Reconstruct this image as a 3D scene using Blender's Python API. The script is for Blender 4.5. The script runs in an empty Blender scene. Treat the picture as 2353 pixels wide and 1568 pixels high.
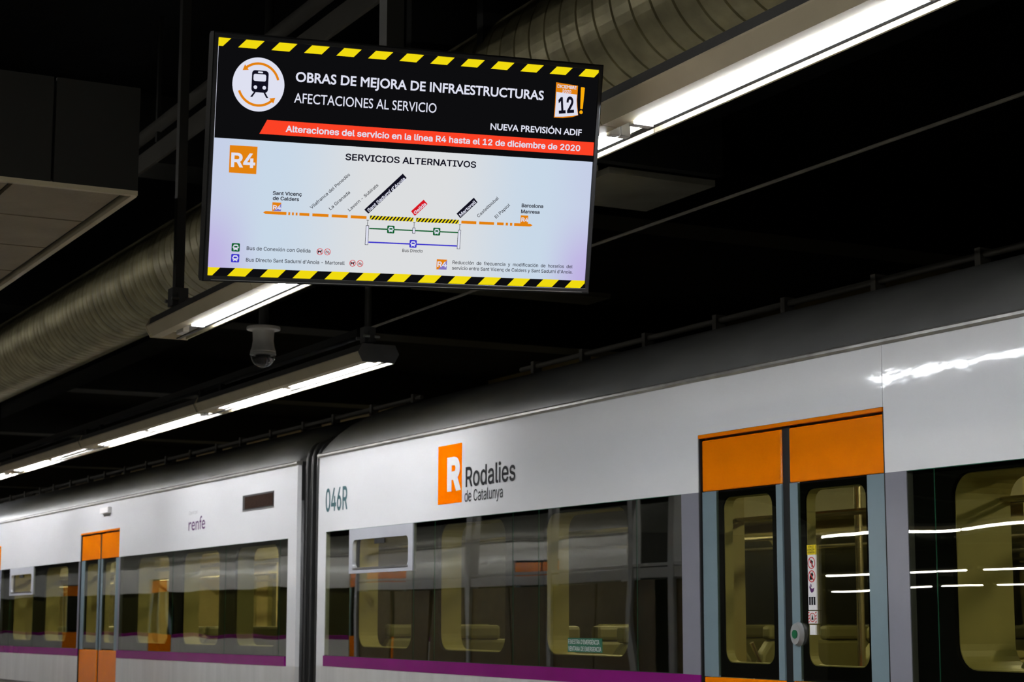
import bpy, bmesh, math, random, os
from mathutils import Vector, Matrix, Euler
random.seed(4)
PI = math.pi
C = bpy.context.scene.collection
SC = bpy.context.scene
# ------------------------------------------------------------------ camera, world, exposure
F_PX, IMG_W, IMG_H = 4300.0, 2353, 1568
cam_d = bpy.data.cameras.new('camera'); cam = bpy.data.objects.new('camera', cam_d); C.objects.link(cam)
cam_d.sensor_fit = 'HORIZONTAL'; cam_d.sensor_width = 36.0; cam_d.lens = 36.0 * F_PX / IMG_W
YAW, PITCH = math.radians(27.73733), math.radians(8.5438)
fwd = Vector((-math.cos(YAW) * math.cos(PITCH), math.sin(YAW) * math.cos(PITCH), math.sin(PITCH)))
cam.location = (0, 0, 1.6)
cam.rotation_euler = fwd.to_track_quat('-Z', 'Y').to_euler()
cam_d.clip_end = 300; cam_d.clip_start = 0.05
cam_d.dof.use_dof = True; cam_d.dof.focus_distance = 5.3; cam_d.dof.aperture_fstop = 11.0
SC.camera = cam
world = bpy.data.worlds.new('station_dark'); SC.world = world; world.use_nodes = True
world.node_tree.nodes['Background'].inputs[0].default_value = (0.8, 0.85, 1.0, 1)
world.node_tree.nodes['Background'].inputs[1].default_value = 0.0
SC.view_settings.view_transform = 'Standard'
try: SC.view_settings.look = 'None'
except Exception: pass
SC.view_settings.gamma = 1.0; SC.view_settings.use_curve_mapping = False
SC.view_settings.exposure = 0.0
TUBE_POWER = 86.0
# the platform's, the station's other and the added lamp rows are emissive tubes built with their fixtures below

# ------------------------------------------------------------------ materials
def srgb(r, g, b):
    f = lambda c: (c / 255 / 12.92) if c / 255 <= .04045 else ((c / 255 + .055) / 1.055) ** 2.4
    return (f(r), f(g), f(b), 1.0)
def mat(name, col, rough=.5, metal=0.0, noise=0.0, nscale=8.0, bump=0.0, bscale=30.0, coat=0.0, ior=1.5, spec=.5, stretch=(1, 1, 1)):
    m = bpy.data.materials.new(name); m.use_nodes = True
    nt = m.node_tree; b = nt.nodes['Principled BSDF']
    b.inputs['Base Color'].default_value = col; b.inputs['Roughness'].default_value = rough
    b.inputs['Metallic'].default_value = metal; b.inputs['IOR'].default_value = ior
    b.inputs['Specular IOR Level'].default_value = spec
    b.inputs['Coat Weight'].default_value = coat; b.inputs['Coat Roughness'].default_value = .08
    tc = nt.nodes.new('ShaderNodeTexCoord'); mp = nt.nodes.new('ShaderNodeMapping')
    mp.inputs['Scale'].default_value = stretch
    nt.links.new(tc.outputs['Object'], mp.inputs[0])
    if noise > 0:
        n = nt.nodes.new('ShaderNodeTexNoise'); n.inputs['Scale'].default_value = nscale; n.inputs['Detail'].default_value = 6
        r = nt.nodes.new('ShaderNodeMapRange'); r.inputs[1].default_value = .3; r.inputs[2].default_value = .7
        r.inputs[3].default_value = 1 - noise; r.inputs[4].default_value = 1 + noise * .4
        mx = nt.nodes.new('ShaderNodeVectorMath'); mx.operation = 'SCALE'
        mx.inputs[0].default_value = col[:3]
        nt.links.new(mp.outputs[0], n.inputs['Vector']); nt.links.new(n.outputs[0], r.inputs[0])
        nt.links.new(r.outputs[0], mx.inputs['Scale']); nt.links.new(mx.outputs[0], b.inputs['Base Color'])
    if bump > 0:
        n2 = nt.nodes.new('ShaderNodeTexNoise'); n2.inputs['Scale'].default_value = bscale; n2.inputs['Detail'].default_value = 2
        bp = nt.nodes.new('ShaderNodeBump'); bp.inputs['Strength'].default_value = 1.0; bp.inputs['Distance'].default_value = bump
        nt.links.new(mp.outputs[0], n2.inputs['Vector']); nt.links.new(n2.outputs[0], bp.inputs['Height'])
        nt.links.new(bp.outputs[0], b.inputs['Normal'])
    return m
def emit(name, col, power):
    m = bpy.data.materials.new(name); m.use_nodes = True; nt = m.node_tree
    nt.nodes.remove(nt.nodes['Principled BSDF'])
    e = nt.nodes.new('ShaderNodeEmission'); e.inputs[0].default_value = col; e.inputs[1].default_value = power
    nt.links.new(e.outputs[0], nt.nodes['Material Output'].inputs[0]); return m
def glass(name, tint, ior=1.55, rough=.02, wob=.0008):
    m = bpy.data.materials.new(name); m.use_nodes = True; nt = m.node_tree
    nt.nodes.remove(nt.nodes['Principled BSDF'])
    t = nt.nodes.new('ShaderNodeBsdfTransparent'); t.inputs[0].default_value = tint
    g = nt.nodes.new('ShaderNodeBsdfGlossy'); g.inputs['Roughness'].default_value = rough
    lw = nt.nodes.new('ShaderNodeLayerWeight'); lw.inputs[0].default_value = .5
    pw = nt.nodes.new('ShaderNodeMath'); pw.operation = 'POWER'; pw.inputs[1].default_value = 5.0
    nt.links.new(lw.outputs['Facing'], pw.inputs[0]); fr = nt.nodes.new('ShaderNodeMapRange'); f0 = ((ior - 1) / (ior + 1)) ** 2
    fr.inputs[3].default_value = f0; fr.inputs[4].default_value = 1.0; nt.links.new(pw.outputs[0], fr.inputs[0])
    mx = nt.nodes.new('ShaderNodeMixShader')
    tc = nt.nodes.new('ShaderNodeTexCoord'); n = nt.nodes.new('ShaderNodeTexNoise'); n.inputs['Scale'].default_value = 2.2
    n.inputs['Detail'].default_value = 0
    bp = nt.nodes.new('ShaderNodeBump'); bp.inputs['Distance'].default_value = wob
    nt.links.new(tc.outputs['Object'], n.inputs[0]); nt.links.new(n.outputs[0], bp.inputs['Height'])
    nt.links.new(bp.outputs[0], g.inputs['Normal'])
    nt.links.new(fr.outputs[0], mx.inputs[0]); nt.links.new(t.outputs[0], mx.inputs[1]); nt.links.new(g.outputs[0], mx.inputs[2])
    nt.links.new(mx.outputs[0], nt.nodes['Material Output'].inputs[0]); return m

M = dict(
    white=mat('train_white_paint', (.76, .76, .775, 1), .075, coat=.0, noise=.06, nscale=1.5, bump=.0006, bscale=18, stretch=(.5, 1, 1)),
    lower=mat('train_lower_paint', (.62, .61, .60, 1), .35, coat=.3, noise=.12, nscale=3, stretch=(3, 1, .4)),
    orange=mat('train_orange_paint', srgb(238, 124, 0), .12, spec=.3, bump=.0004, bscale=9, noise=.05, nscale=5),
    purple=mat('train_purple_stripe', srgb(128, 16, 112), .2, noise=.12, nscale=3, stretch=(1, 1, .3)),
    leaf=mat('door_grey_paint', srgb(112, 130, 138), .18, noise=.05, nscale=6, bump=.0004, bscale=14),
    pillar=mat('pillar_grey_paint', srgb(124, 124, 134), .18, noise=.05, nscale=6),
    hopper=mat('hopper_frame_paint', srgb(172, 174, 182), .4, noise=.05),
    roof=mat('roof_grey_paint', (.11, .11, .107, 1), .42, noise=.25, nscale=5, stretch=(.4, 1, 1), bump=.001, bscale=6),
    gutter=mat('gutter_metal', (.35, .34, .32, 1), .3, metal=.6, noise=.3, nscale=12, bump=.002, bscale=5),
    rubber=mat('black_rubber', (.008, .008, .008, 1), .5, noise=.2, spec=.25),
    bellows=mat('gangway_rubber', (.02, .02, .02, 1), .3, noise=.3, nscale=9),
    black=mat('black_liner', (.006, .006, .007, 1), .9, spec=.05, noise=.2),
    cream=mat('cream_lining', srgb(158, 150, 98), .5, noise=.06),
    inner=mat('interior_panel', srgb(176, 164, 116), .55, noise=.08),
    ceil_in=mat('interior_ceiling', srgb(150, 145, 120), .6, noise=.05),
    floor_in=mat('interior_floor', srgb(60, 58, 54), .6, noise=.2),
    seat=mat('seat_shell', srgb(112, 110, 74), .5, noise=.08),
    seatred=mat('seat_cushion', srgb(92, 40, 40), .8, noise=.2, nscale=40),
    rail=mat('steel_handrail', (.6, .55, .42, 1), .25, metal=.9, noise=.1),
    steel=mat('brushed_steel', (.5, .5, .49, 1), .3, metal=.9, noise=.1),
    housing=mat('lamp_housing', srgb(190, 178, 148), .5, noise=.1, nscale=6),
    housing_top=mat('lamp_housing_top', srgb(70, 70, 70), .6, noise=.2),
    reflector=mat('lamp_reflector', (.85, .85, .85, 1), .3, noise=.03),
    plastic=mat('white_plastic', (.75, .74, .72, 1), .4, noise=.05),
    duct=mat('galvanised_duct', (.36, .325, .19, 1), .40, metal=.55, noise=.35, nscale=7, bump=.001, bscale=40),
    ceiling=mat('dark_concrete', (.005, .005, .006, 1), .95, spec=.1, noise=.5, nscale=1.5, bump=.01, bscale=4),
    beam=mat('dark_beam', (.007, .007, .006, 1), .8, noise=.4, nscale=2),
    beam_pale=mat('pale_beam', (.042, .038, .029, 1), .8, noise=.35, nscale=2),
    tray=mat('cable_rail_metal', (.13, .12, .10, 1), .5, metal=.3, noise=.3),
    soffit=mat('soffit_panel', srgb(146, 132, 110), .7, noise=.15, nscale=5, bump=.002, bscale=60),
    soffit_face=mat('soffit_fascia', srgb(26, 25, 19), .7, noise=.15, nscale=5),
    joint=mat('dark_joint', (.01, .01, .01, 1), .8, noise=.1),
    platform=mat('platform_terrazzo', (.17, .165, .15, 1), .5, noise=.25, nscale=12),
    track=mat('track_ballast', (.05, .045, .04, 1), .9, noise=.5, nscale=30, bump=.03, bscale=25),
    wall=mat('station_wall_tiles', srgb(150, 138, 100), .5, noise=.25, nscale=2),
    bezel=mat('monitor_bezel', (.010, .010, .011, 1), .3, noise=.2),
    casing=mat('monitor_casing', (.004, .004, .004, 1), .5, spec=.15, noise=.2),
    post=mat('hanger_post_paint', (.016, .015, .012, 1), .5, noise=.25),
    camgrey=mat('dome_camera_grey', srgb(190, 188, 182), .35, metal=.3, noise=.1),
    lens=mat('lens_black', (.01, .01, .01, 1), .1, noise=.1),
    teal=mat('number_teal', srgb(58, 90, 96), .6, spec=.1, noise=.05),
    ink=mat('logo_black', srgb(22, 22, 26), .6, spec=.08, noise=.05),
    inkpurple=mat('logo_purple', srgb(88, 46, 94), .6, spec=.1, noise=.05),
    inkgrey=mat('logo_pale_grey', srgb(150, 150, 155), .4, noise=.05),
    logoorange=mat('logo_orange', srgb(245, 116, 0), .7, spec=.0, noise=.03),
    logowhite=mat('logo_white', (.78, .78, .8, 1), .35, noise=.03),
    green=mat('sticker_green', srgb(18, 92, 66), .5, noise=.05),
    yellow=mat('sticker_yellow', srgb(232, 205, 0), .5, noise=.05),
    sticker=mat('sticker_white', (.72, .70, .70, 1), .5, noise=.04),
    red=mat('sticker_red', srgb(190, 30, 30), .5, noise=.05),
    display=mat('amber_display_off', srgb(40, 24, 16), .8, spec=.05, noise=.3, nscale=60),
    glassclear=glass('clear_hopper_glass', (.97, .97, .93, 1), ior=1.5),
    glassm=glass('tinted_window_glass', (.82, .83, .71, 1), ior=2.3, rough=.006, wob=.0012),
    dome=glass('clear_dome', (.55, .55, .55, 1), ior=1.5),
    glassedge=mat('green_glass_edge', srgb(50, 120, 100), .2, noise=.5, nscale=3),
    tube=emit('lit_tube', (.93, .97, 1.0, 1), TUBE_POWER), tube_far=emit('lit_tube_far_row', (.95, .97, 1.0, 1), 90.0), tube_warm=emit('lit_tube_unseen_rows', (.98, .96, .90, 1), 58.0),
    shelter_brown=mat('shelter_brown_panel', srgb(112, 92, 52), .6, noise=.2),
    intube=emit('carriage_lamp', (1.0, .88, .54, 1), 44.0),
    intube_far=emit('far_carriage_lamp', (1.0, .88, .56, 1), 85.0),
    ring=mat('button_ring_grey', (.26, .26, .265, 1), .35, noise=.1),
    infill=mat('pale_lit_recess', (.30, .28, .22, 1), .8, noise=.3, nscale=3),
    btn=mat('button_green', srgb(0, 88, 52), .3, noise=.1),
    shelter=mat('shelter_grey_frame', srgb(205, 206, 212), .4, noise=.08),
)
SCREEN = dict(sw=(222, 224, 240), so=(226, 130, 14), sk=(16, 15, 30), sp=(128, 116, 190), sr=(252, 66, 38), sr2=(214, 22, 34), sy=(240, 218, 16),
              sg=(10, 92, 42), sb=(44, 40, 196), sa=(250, 172, 10), sbk=(13, 13, 15), sblu=(58, 50, 200))
for k, v in SCREEN.items():
    M[k] = emit('screen_' + k, srgb(*v), 1.0)
# the white field of the LCD: paler in the middle, slightly bluer to its edges like the panel itself
def lcd_white():
    m = emit('screen_white_field', srgb(216, 222, 232), 1.0); nt = m.node_tree
    tc = nt.nodes.new('ShaderNodeTexCoord'); sx = nt.nodes.new('ShaderNodeSeparateXYZ'); nt.links.new(tc.outputs['Object'], sx.inputs[0])
    def mr(src, a, b, lo, hi):
        r = nt.nodes.new('ShaderNodeMapRange'); r.interpolation_type = 'SMOOTHSTEP'
        for i, v in zip((1, 2, 3, 4), (a, b, lo, hi)): r.inputs[i].default_value = v
        nt.links.new(src, r.inputs[0]); return r.outputs[0]
    def mth(op, a, b):
        n = nt.nodes.new('ShaderNodeMath'); n.operation = op
        for i, v in enumerate((a, b)):
            if isinstance(v, (int, float)): n.inputs[i].default_value = v
            else: nt.links.new(v, n.inputs[i])
        return n.outputs[0]
    ax = mth('ABSOLUTE', sx.outputs[0], 0.0)
    side = mr(ax, .08, .36, 0, 1); edge = mr(ax, .36, .51, 0, 1); low = mr(sx.outputs[2], -.06, -.26, .25, 1)
    v = mth('MULTIPLY', edge, low)
    def mixc(f, a, b):
        n = nt.nodes.new('ShaderNodeMix'); n.data_type = 'RGBA'; nt.links.new(f, n.inputs[0])
        for i, q in ((6, a), (7, b)):
            if isinstance(q, tuple): n.inputs[i].default_value = q
            else: nt.links.new(q, n.inputs[i])
        return n.outputs[2]
    c1 = mixc(side, srgb(220, 222, 224), srgb(200, 216, 232)); c2 = mixc(v, c1, srgb(190, 176, 226))
    nt.links.new(c2, nt.nodes['Emission'].inputs[0]); return m
M['lcd'] = lcd_white()

# ------------------------------------------------------------------ object helpers
def link(name, me, parent=None):
    o = bpy.data.objects.new(name, me); C.objects.link(o)
    if parent is not None: o.parent = parent
    return o
def thing(name, label, cat, matrix=None, loc=None, group=None):
    o = link(name, None); o['label'] = label; o['category'] = cat; o.empty_display_size = .2
    if matrix is not None: o.matrix_world = matrix
    if loc is not None: o.location = loc
    if group: o['group'] = group
    return o
def tag(o, label, cat, group=None):
    o['label'] = label; o['category'] = cat
    if group: o['group'] = group
    return o
def struct(o): o['kind'] = 'structure'; return o
class MB:
    def __init__(s): s.v = []; s.f = []
    def add(s, vs, fs):
        b = len(s.v); s.v += [tuple(v) for v in vs]; s.f += [tuple(i + b for i in f) for f in fs]; return s
    def box(s, x0, x1, y0, y1, z0, z1):
        vs = [(x, y, z) for x in (x0, x1) for y in (y0, y1) for z in (z0, z1)]
        return s.add(vs, [(0, 1, 3, 2), (4, 6, 7, 5), (0, 4, 5, 1), (2, 3, 7, 6), (0, 2, 6, 4), (1, 5, 7, 3)])
    def prism_x(s, prof, x0, x1, closed=True, caps=True):  # prof: (y,z) list
        n = len(prof); vs = [(x0, y, z) for y, z in prof] + [(x1, y, z) for y, z in prof]
        fs = [(i, (i + 1) % n, (i + 1) % n + n, i + n) for i in range(n if closed else n - 1)]
        if caps and closed: fs += [tuple(range(n))[::-1], tuple(range(n, 2 * n))]
        return s.add(vs, fs)
    def prism_y(s, pts, y0, y1):  # pts: (x,z)
        n = len(pts); vs = [(x, y0, z) for x, z in pts] + [(x, y1, z) for x, z in pts]
        fs = [(i, i + n, (i + 1) % n + n, (i + 1) % n) for i in range(n)] + [tuple(range(n)), tuple(range(n, 2 * n))[::-1]]
        return s.add(vs, fs)
    def tube(s, pts, r, n=8, caps=True):
        pts = [Vector(p) for p in pts]; rings = []
        for i, p in enumerate(pts):
            d = (pts[min(i + 1, len(pts) - 1)] - pts[max(i - 1, 0)]).normalized()
            a = d.orthogonal().normalized() if i == 0 else (pa - d * pa.dot(d)).normalized()
            pa = a; b = d.cross(a); rr = r[i] if isinstance(r, (list, tuple)) else r
            rings.append([p + (a * math.cos(2 * PI * k / n) + b * math.sin(2 * PI * k / n)) * rr for k in range(n)])
        vs = [v for R_ in rings for v in R_]; fs = []
        for i in range(len(rings) - 1):
            for k in range(n): fs.append((i * n + k, i * n + (k + 1) % n, (i + 1) * n + (k + 1) % n, (i + 1) * n + k))
        if caps: fs += [tuple(range(n))[::-1], tuple(range((len(rings) - 1) * n, len(rings) * n))]
        return s.add(vs, fs)
    def lathe(s, prof, n=32, c=(0, 0, 0)):  # (r,z) about z
        vs = []; fs = []
        for r, z in prof:
            for k in range(n): vs.append((c[0] + r * math.cos(2 * PI * k / n), c[1] + r * math.sin(2 * PI * k / n), c[2] + z))
        for i in range(len(prof) - 1):
            for k in range(n): fs.append((i * n + k, i * n + (k + 1) % n, (i + 1) * n + (k + 1) % n, (i + 1) * n + k))
        return s.add(vs, fs)
    def build(s, name, m, parent=None, smooth=False, bevel=0):
        me = bpy.data.meshes.new(name); me.from_pydata(s.v, [], s.f); me.update()
        bm = bmesh.new(); bm.from_mesh(me); bmesh.ops.recalc_face_normals(bm, faces=bm.faces); bm.to_mesh(me); bm.free()
        if smooth:
            for p in me.polygons: p.use_smooth = True
        me.materials.append(m if not isinstance(m, str) else M[m]); o = link(name, me, parent)
        if bevel:
            b = o.modifiers.new('bevel', 'BEVEL'); b.width = bevel; b.segments = 2; b.limit_method = 'ANGLE'
        if smooth:
            try: me.set_sharp_from_angle(angle=math.radians(40))
            except Exception: pass
        return o
def box(name, m, parent, x0, x1, y0, y1, z0, z1, bevel=0): return MB().box(x0, x1, y0, y1, z0, z1).build(name, m, parent, bevel=bevel)
def rrect(x0, x1, z0, z1, r, n=6):
    pts = []
    for cx, cz, a0 in ((x1 - r, z1 - r, 0), (x0 + r, z1 - r, PI / 2), (x0 + r, z0 + r, PI), (x1 - r, z0 + r, 1.5 * PI)):
        for k in range(n + 1): a = a0 + PI / 2 * k / n; pts.append((cx + r * math.cos(a), cz + r * math.sin(a)))
    return pts
def plate_hole(mb, X0, X1, Z0, Z1, hx0, hx1, hz0, hz1, r, y0, y1):
    """a plate X0..X1 x Z0..Z1 with a rounded-rectangle hole, between y0 (front) and y1 (back)"""
    n = 6; inn = rrect(hx0, hx1, hz0, hz1, r, n); N = len(inn); out = []
    for i, (x, z) in enumerate(inn):
        q = i // (n + 1); k = i % (n + 1)
        ex = X1 if q in (0, 3) else X0; ez = Z1 if q in (0, 1) else Z0
        horiz_first = q in (0, 2)
        # first half of the corner goes to the side edge, second half to the top/bottom edge
        if q in (0, 2): out.append((ex, z) if k < n / 2 else ((ex, ez) if k == n / 2 else (x, ez)))
        else: out.append((x, ez) if k < n / 2 else ((ex, ez) if k == n / 2 else (ex, z)))
    vs = [(x, y0, z) for x, z in inn] + [(x, y0, z) for x, z in out] + [(x, y1, z) for x, z in inn] + [(x, y1, z) for x, z in out]; fs = []
    for i in range(N):
        j = (i + 1) % N
        fs += [(i, j, j + N, i + N), (i + 2 * N, i + 3 * N, j + 3 * N, j + 2 * N), (i, i + 2 * N, j + 2 * N, j), (i + N, j + N, j + 3 * N, i + 3 * N)]
    mb.add(vs, fs)
def ring(mb, pts_in, pts_out, y0, y1):
    N = len(pts_in); vs = [(x, y0, z) for x, z in pts_in] + [(x, y0, z) for x, z in pts_out] + [(x, y1, z) for x, z in pts_in] + [(x, y1, z) for x, z in pts_out]; fs = []
    for i in range(N):
        j = (i + 1) % N
        fs += [(i, j, j + N, i + N), (i + 2 * N, i + 3 * N, j + 3 * N, j + 2 * N), (i, i + 2 * N, j + 2 * N, j), (i + N, j + N, j + 3 * N, i + 3 * N)]
    mb.add(vs, fs)

FONT = None
try:
    _p = os.path.join(bpy.utils.system_resource('DATAFILES', path='fonts'), 'Inter.woff2')
    if os.path.exists(_p): FONT = bpy.data.fonts.load(_p)
except Exception: FONT = None
from mathutils.geometry import delaunay_2d_cdt
def winding(x, y, loops):
    w = 0
    for q in loops:
        ax, ay = q[-1]
        for bx, by in q:
            if ay <= y:
                if by > y and (bx - ax) * (y - ay) - (x - ax) * (by - ay) > 0: w += 1
            elif by <= y and (bx - ax) * (y - ay) - (x - ax) * (by - ay) < 0: w -= 1
            ax, ay = bx, by
    return w
def fill(loops):
    """fill a cluster of overlapping contours by the nonzero rule"""
    vs = [Vector((p[0], p[1])) for q in loops for p in q]; es = []; b = 0
    for q in loops: es += [(b + i, b + (i + 1) % len(q)) for i in range(len(q))]; b += len(q)
    v, e, f = delaunay_2d_cdt(vs, es, [], 0, 1e-6, False)[:3]
    L = [[(p[0], p[1]) for p in q] for q in loops]
    return v, [t for t in f if winding(sum(v[i][0] for i in t) / 3, sum(v[i][1] for i in t) / 3, L)]
def glyphs(s, bold, hum=False):
    """outline the string, thicken each contour by bold (em), fill contour by contour"""
    cu = bpy.data.curves.new('text', 'FONT'); cu.body = s; cu.resolution_u = 4; cu.fill_mode = 'NONE'
    if FONT and not hum: cu.font = FONT
    o = bpy.data.objects.new('text', cu); C.objects.link(o); bpy.context.view_layer.update()
    me = bpy.data.meshes.new_from_object(o.evaluated_get(bpy.context.evaluated_depsgraph_get()))
    nxt = {}
    for e in me.edges: nxt.setdefault(e.vertices[0], []).append(e.vertices[1]); nxt.setdefault(e.vertices[1], []).append(e.vertices[0])
    P = [v.co.to_2d() for v in me.vertices]; seen = set(); loops = []
    for v in range(len(P)):
        if v in seen or v not in nxt: continue
        w = v; lp = []
        while w is not None and w not in seen:
            seen.add(w); lp.append(w); c = [q for q in nxt[w] if q not in seen]
            if len(lp) == 1 and v + 1 in c: w = v + 1
            else: w = c[0] if c else None
        pts = [P[i] for i in lp]; q = [pts[0]]
        for p in pts[1:]:
            if (p - q[-1]).length > 1e-4: q.append(p)
        if len(q) > 2: loops.append(q)
    bpy.data.objects.remove(o); bpy.data.curves.remove(cu); bpy.data.meshes.remove(me)
    area = lambda q: sum(q[i - 1][0] * q[i][1] - q[i][0] * q[i - 1][1] for i in range(len(q))) / 2
    big = max(range(len(loops)), key=lambda i: abs(area(loops[i]))); sg = 1 if area(loops[big]) > 0 else -1
    if bold:
        d = .016 * bold * sg; new = []
        for q in loops:
            n = len(q); r = []
            for i in range(n):
                e0 = (q[i] - q[i - 1]).normalized(); e1 = (q[(i + 1) % n] - q[i]).normalized()
                n0 = Vector((e0.y, -e0.x)); n1 = Vector((e1.y, -e1.x)); m = n0 + n1
                m = m / max(.6, m.dot(n0)) if m.length > 1e-6 else n0
                r.append(q[i] + m * d)
            new.append(r)
        loops = new
    # cluster contours whose x ranges overlap (one glyph each) and fill them one by one
    loops.sort(key=lambda q: min(p[0] for p in q)); cl = []; hi = -1e9
    for q in loops:
        lo = min(p[0] for p in q)
        if lo > hi: cl.append([])
        cl[-1].append(q); hi = max(hi, max(p[0] for p in q))
    vs = []; fs = []
    for c in cl:
        v, f = fill(c); base = len(vs); vs += [(p[0], p[1], 0) for p in v]; fs += [tuple(base + i for i in t) for t in f]
    me = bpy.data.meshes.new('text'); me.from_pydata(vs, [], fs); me.update(); return me
_cap = {}
def capheight(bold, hum=False):
    if (bold, hum) not in _cap:
        me = glyphs('H', bold, hum); zs = [v.co.y for v in me.vertices]; _cap[(bold, hum)] = (max(zs) - min(zs)); bpy.data.meshes.remove(me)
    return _cap[(bold, hum)]
def text(name, s, x0, z0, x1, z1, cap, bold, m, parent, y=0.0, hum=False):
    """flat lettering in the local xz plane, from (x0,z0) to (x1,z1) along its baseline"""
    me = glyphs(s, bold, hum); xs = [v.co.x for v in me.vertices]; a, b = min(xs), max(xs)
    L = math.hypot(x1 - x0, z1 - z0); ca, sa = (x1 - x0) / L, (z1 - z0) / L
    kx = L / (b - a); kz = cap / capheight(bold, hum)
    for v in me.vertices:
        px, pz = (v.co.x - a) * kx, v.co.y * kz
        v.co = (x0 + px * ca - pz * sa, y, z0 + px * sa + pz * ca)
    me.materials.clear(); me.materials.append(M[m]); me.update()
    return link(name, me, parent)
TEXTS=[
  ('OBRAS DE MEJORA DE INFRAESTRUCTURAS', -311.6, 195.9, 355.0, 197.8, 24.2, 'sw', 1),
  ('AFECTACIONES AL SERVICIO', -312.9, 144.1, 60.5, 144.4, 23.8, 'sw', 0),
  ('NUEVA PREVISIÓN ADIF', 211.2, 112.7, 470.1, 113.3, 16.4, 'sw', 1),
  ('Alteraciones del servicio en la línea R4 hasta el 12 de diciembre de 2020', -330.4, 72.2, 469.0, 73.0, 15.7, 'sw', 1),
  ('DICIEMBRE', 392.2, 232.6, 446.7, 231.9, 8.5, 'sw', 1),
  ('2020', 407.0, 221.3, 432.3, 220.8, 8.1, 'sw', 1),
  ('12', 401.0, 167.6, 444.3, 173.0, 42.3, 'sk', 1),
  ('R4', -463.1, -20.1, -402.7, -19.5, 35.2, 'sw', 1),
  ('SERVICIOS ALTERNATIVOS', -173.6, 12.5, 178.0, 12.9, 16.4, 'sk', 1),
  ('Sant Vicenç', -354.9, -83.3, -280.8, -82.7, 9.0, 'sk', 1),
  ('de Calders', -354.2, -95.7, -287.3, -95.5, 9.0, 'sk', 1),
  ('R4', -352.5, -118.7, -331.9, -118.9, 10.9, 'sw', 1),
  ('Barcelona', 311.9, -81.3, 373.3, -80.8, 9.6, 'sk', 1),
  ('Manresa', 311.6, -96.9, 363.8, -96.4, 9.6, 'sk', 1),
  ('R4', 313.4, -118.7, 333.6, -118.7, 11.0, 'sw', 1),
  ('R4', 87.4, -244.2, 113.4, -244.5, 14.2, 'sw', 1),
  ('Bus Directo', -9.3, -210.4, 45.7, -209.6, 8.0, 'sk', 0),
  ('Bus de Conexión con Gelida', -413.8, -221.1, -251.2, -221.4, 9.0, 'sk', 0),
  ("Bus Directo Sant Sadurní d'Anoia - Martorell", -414.0, -249.4, -160.5, -248.9, 9.0, 'sk', 0),
  ('Reducción  de  frecuencia  y  modificación  de  horarios  del', 128.9, -235.8, 469.0, -235.0, 8.8, 'sk', 0),
  ("servicio entre Sant Vicenç de Calders y Sant Sadurní d'Anoia.", 128.5, -250.3, 470.0, -249.1, 8.8, 'sk', 0),
  ('Vilafranca del Penedès', -253.9, -114.2, -158.2, -24.9, 8.2, 'sk', 0),
  ('La Granada', -204.8, -114.6, -155.7, -69.0, 8.2, 'sk', 0),
  ('Lavern - Subirats', -155.0, -114.8, -82.3, -47.1, 8.2, 'sk', 0),
  ("Sant Sadurní d'Anoia", -104.3, -114.2, -11.9, -27.3, 8.6, 'sw', 1),
  ('Gelida', 19.5, -114.2, 47.9, -87.8, 8.2, 'sw', 1),
  ('Martorell', 144.0, -114.1, 184.3, -75.9, 8.6, 'sw', 1),
  ('Castellbisbal', 193.2, -114.2, 246.9, -63.0, 8.2, 'sk', 0),
  ('El Papiol', 242.6, -114.5, 279.8, -79.1, 8.2, 'sk', 0),
]
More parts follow.
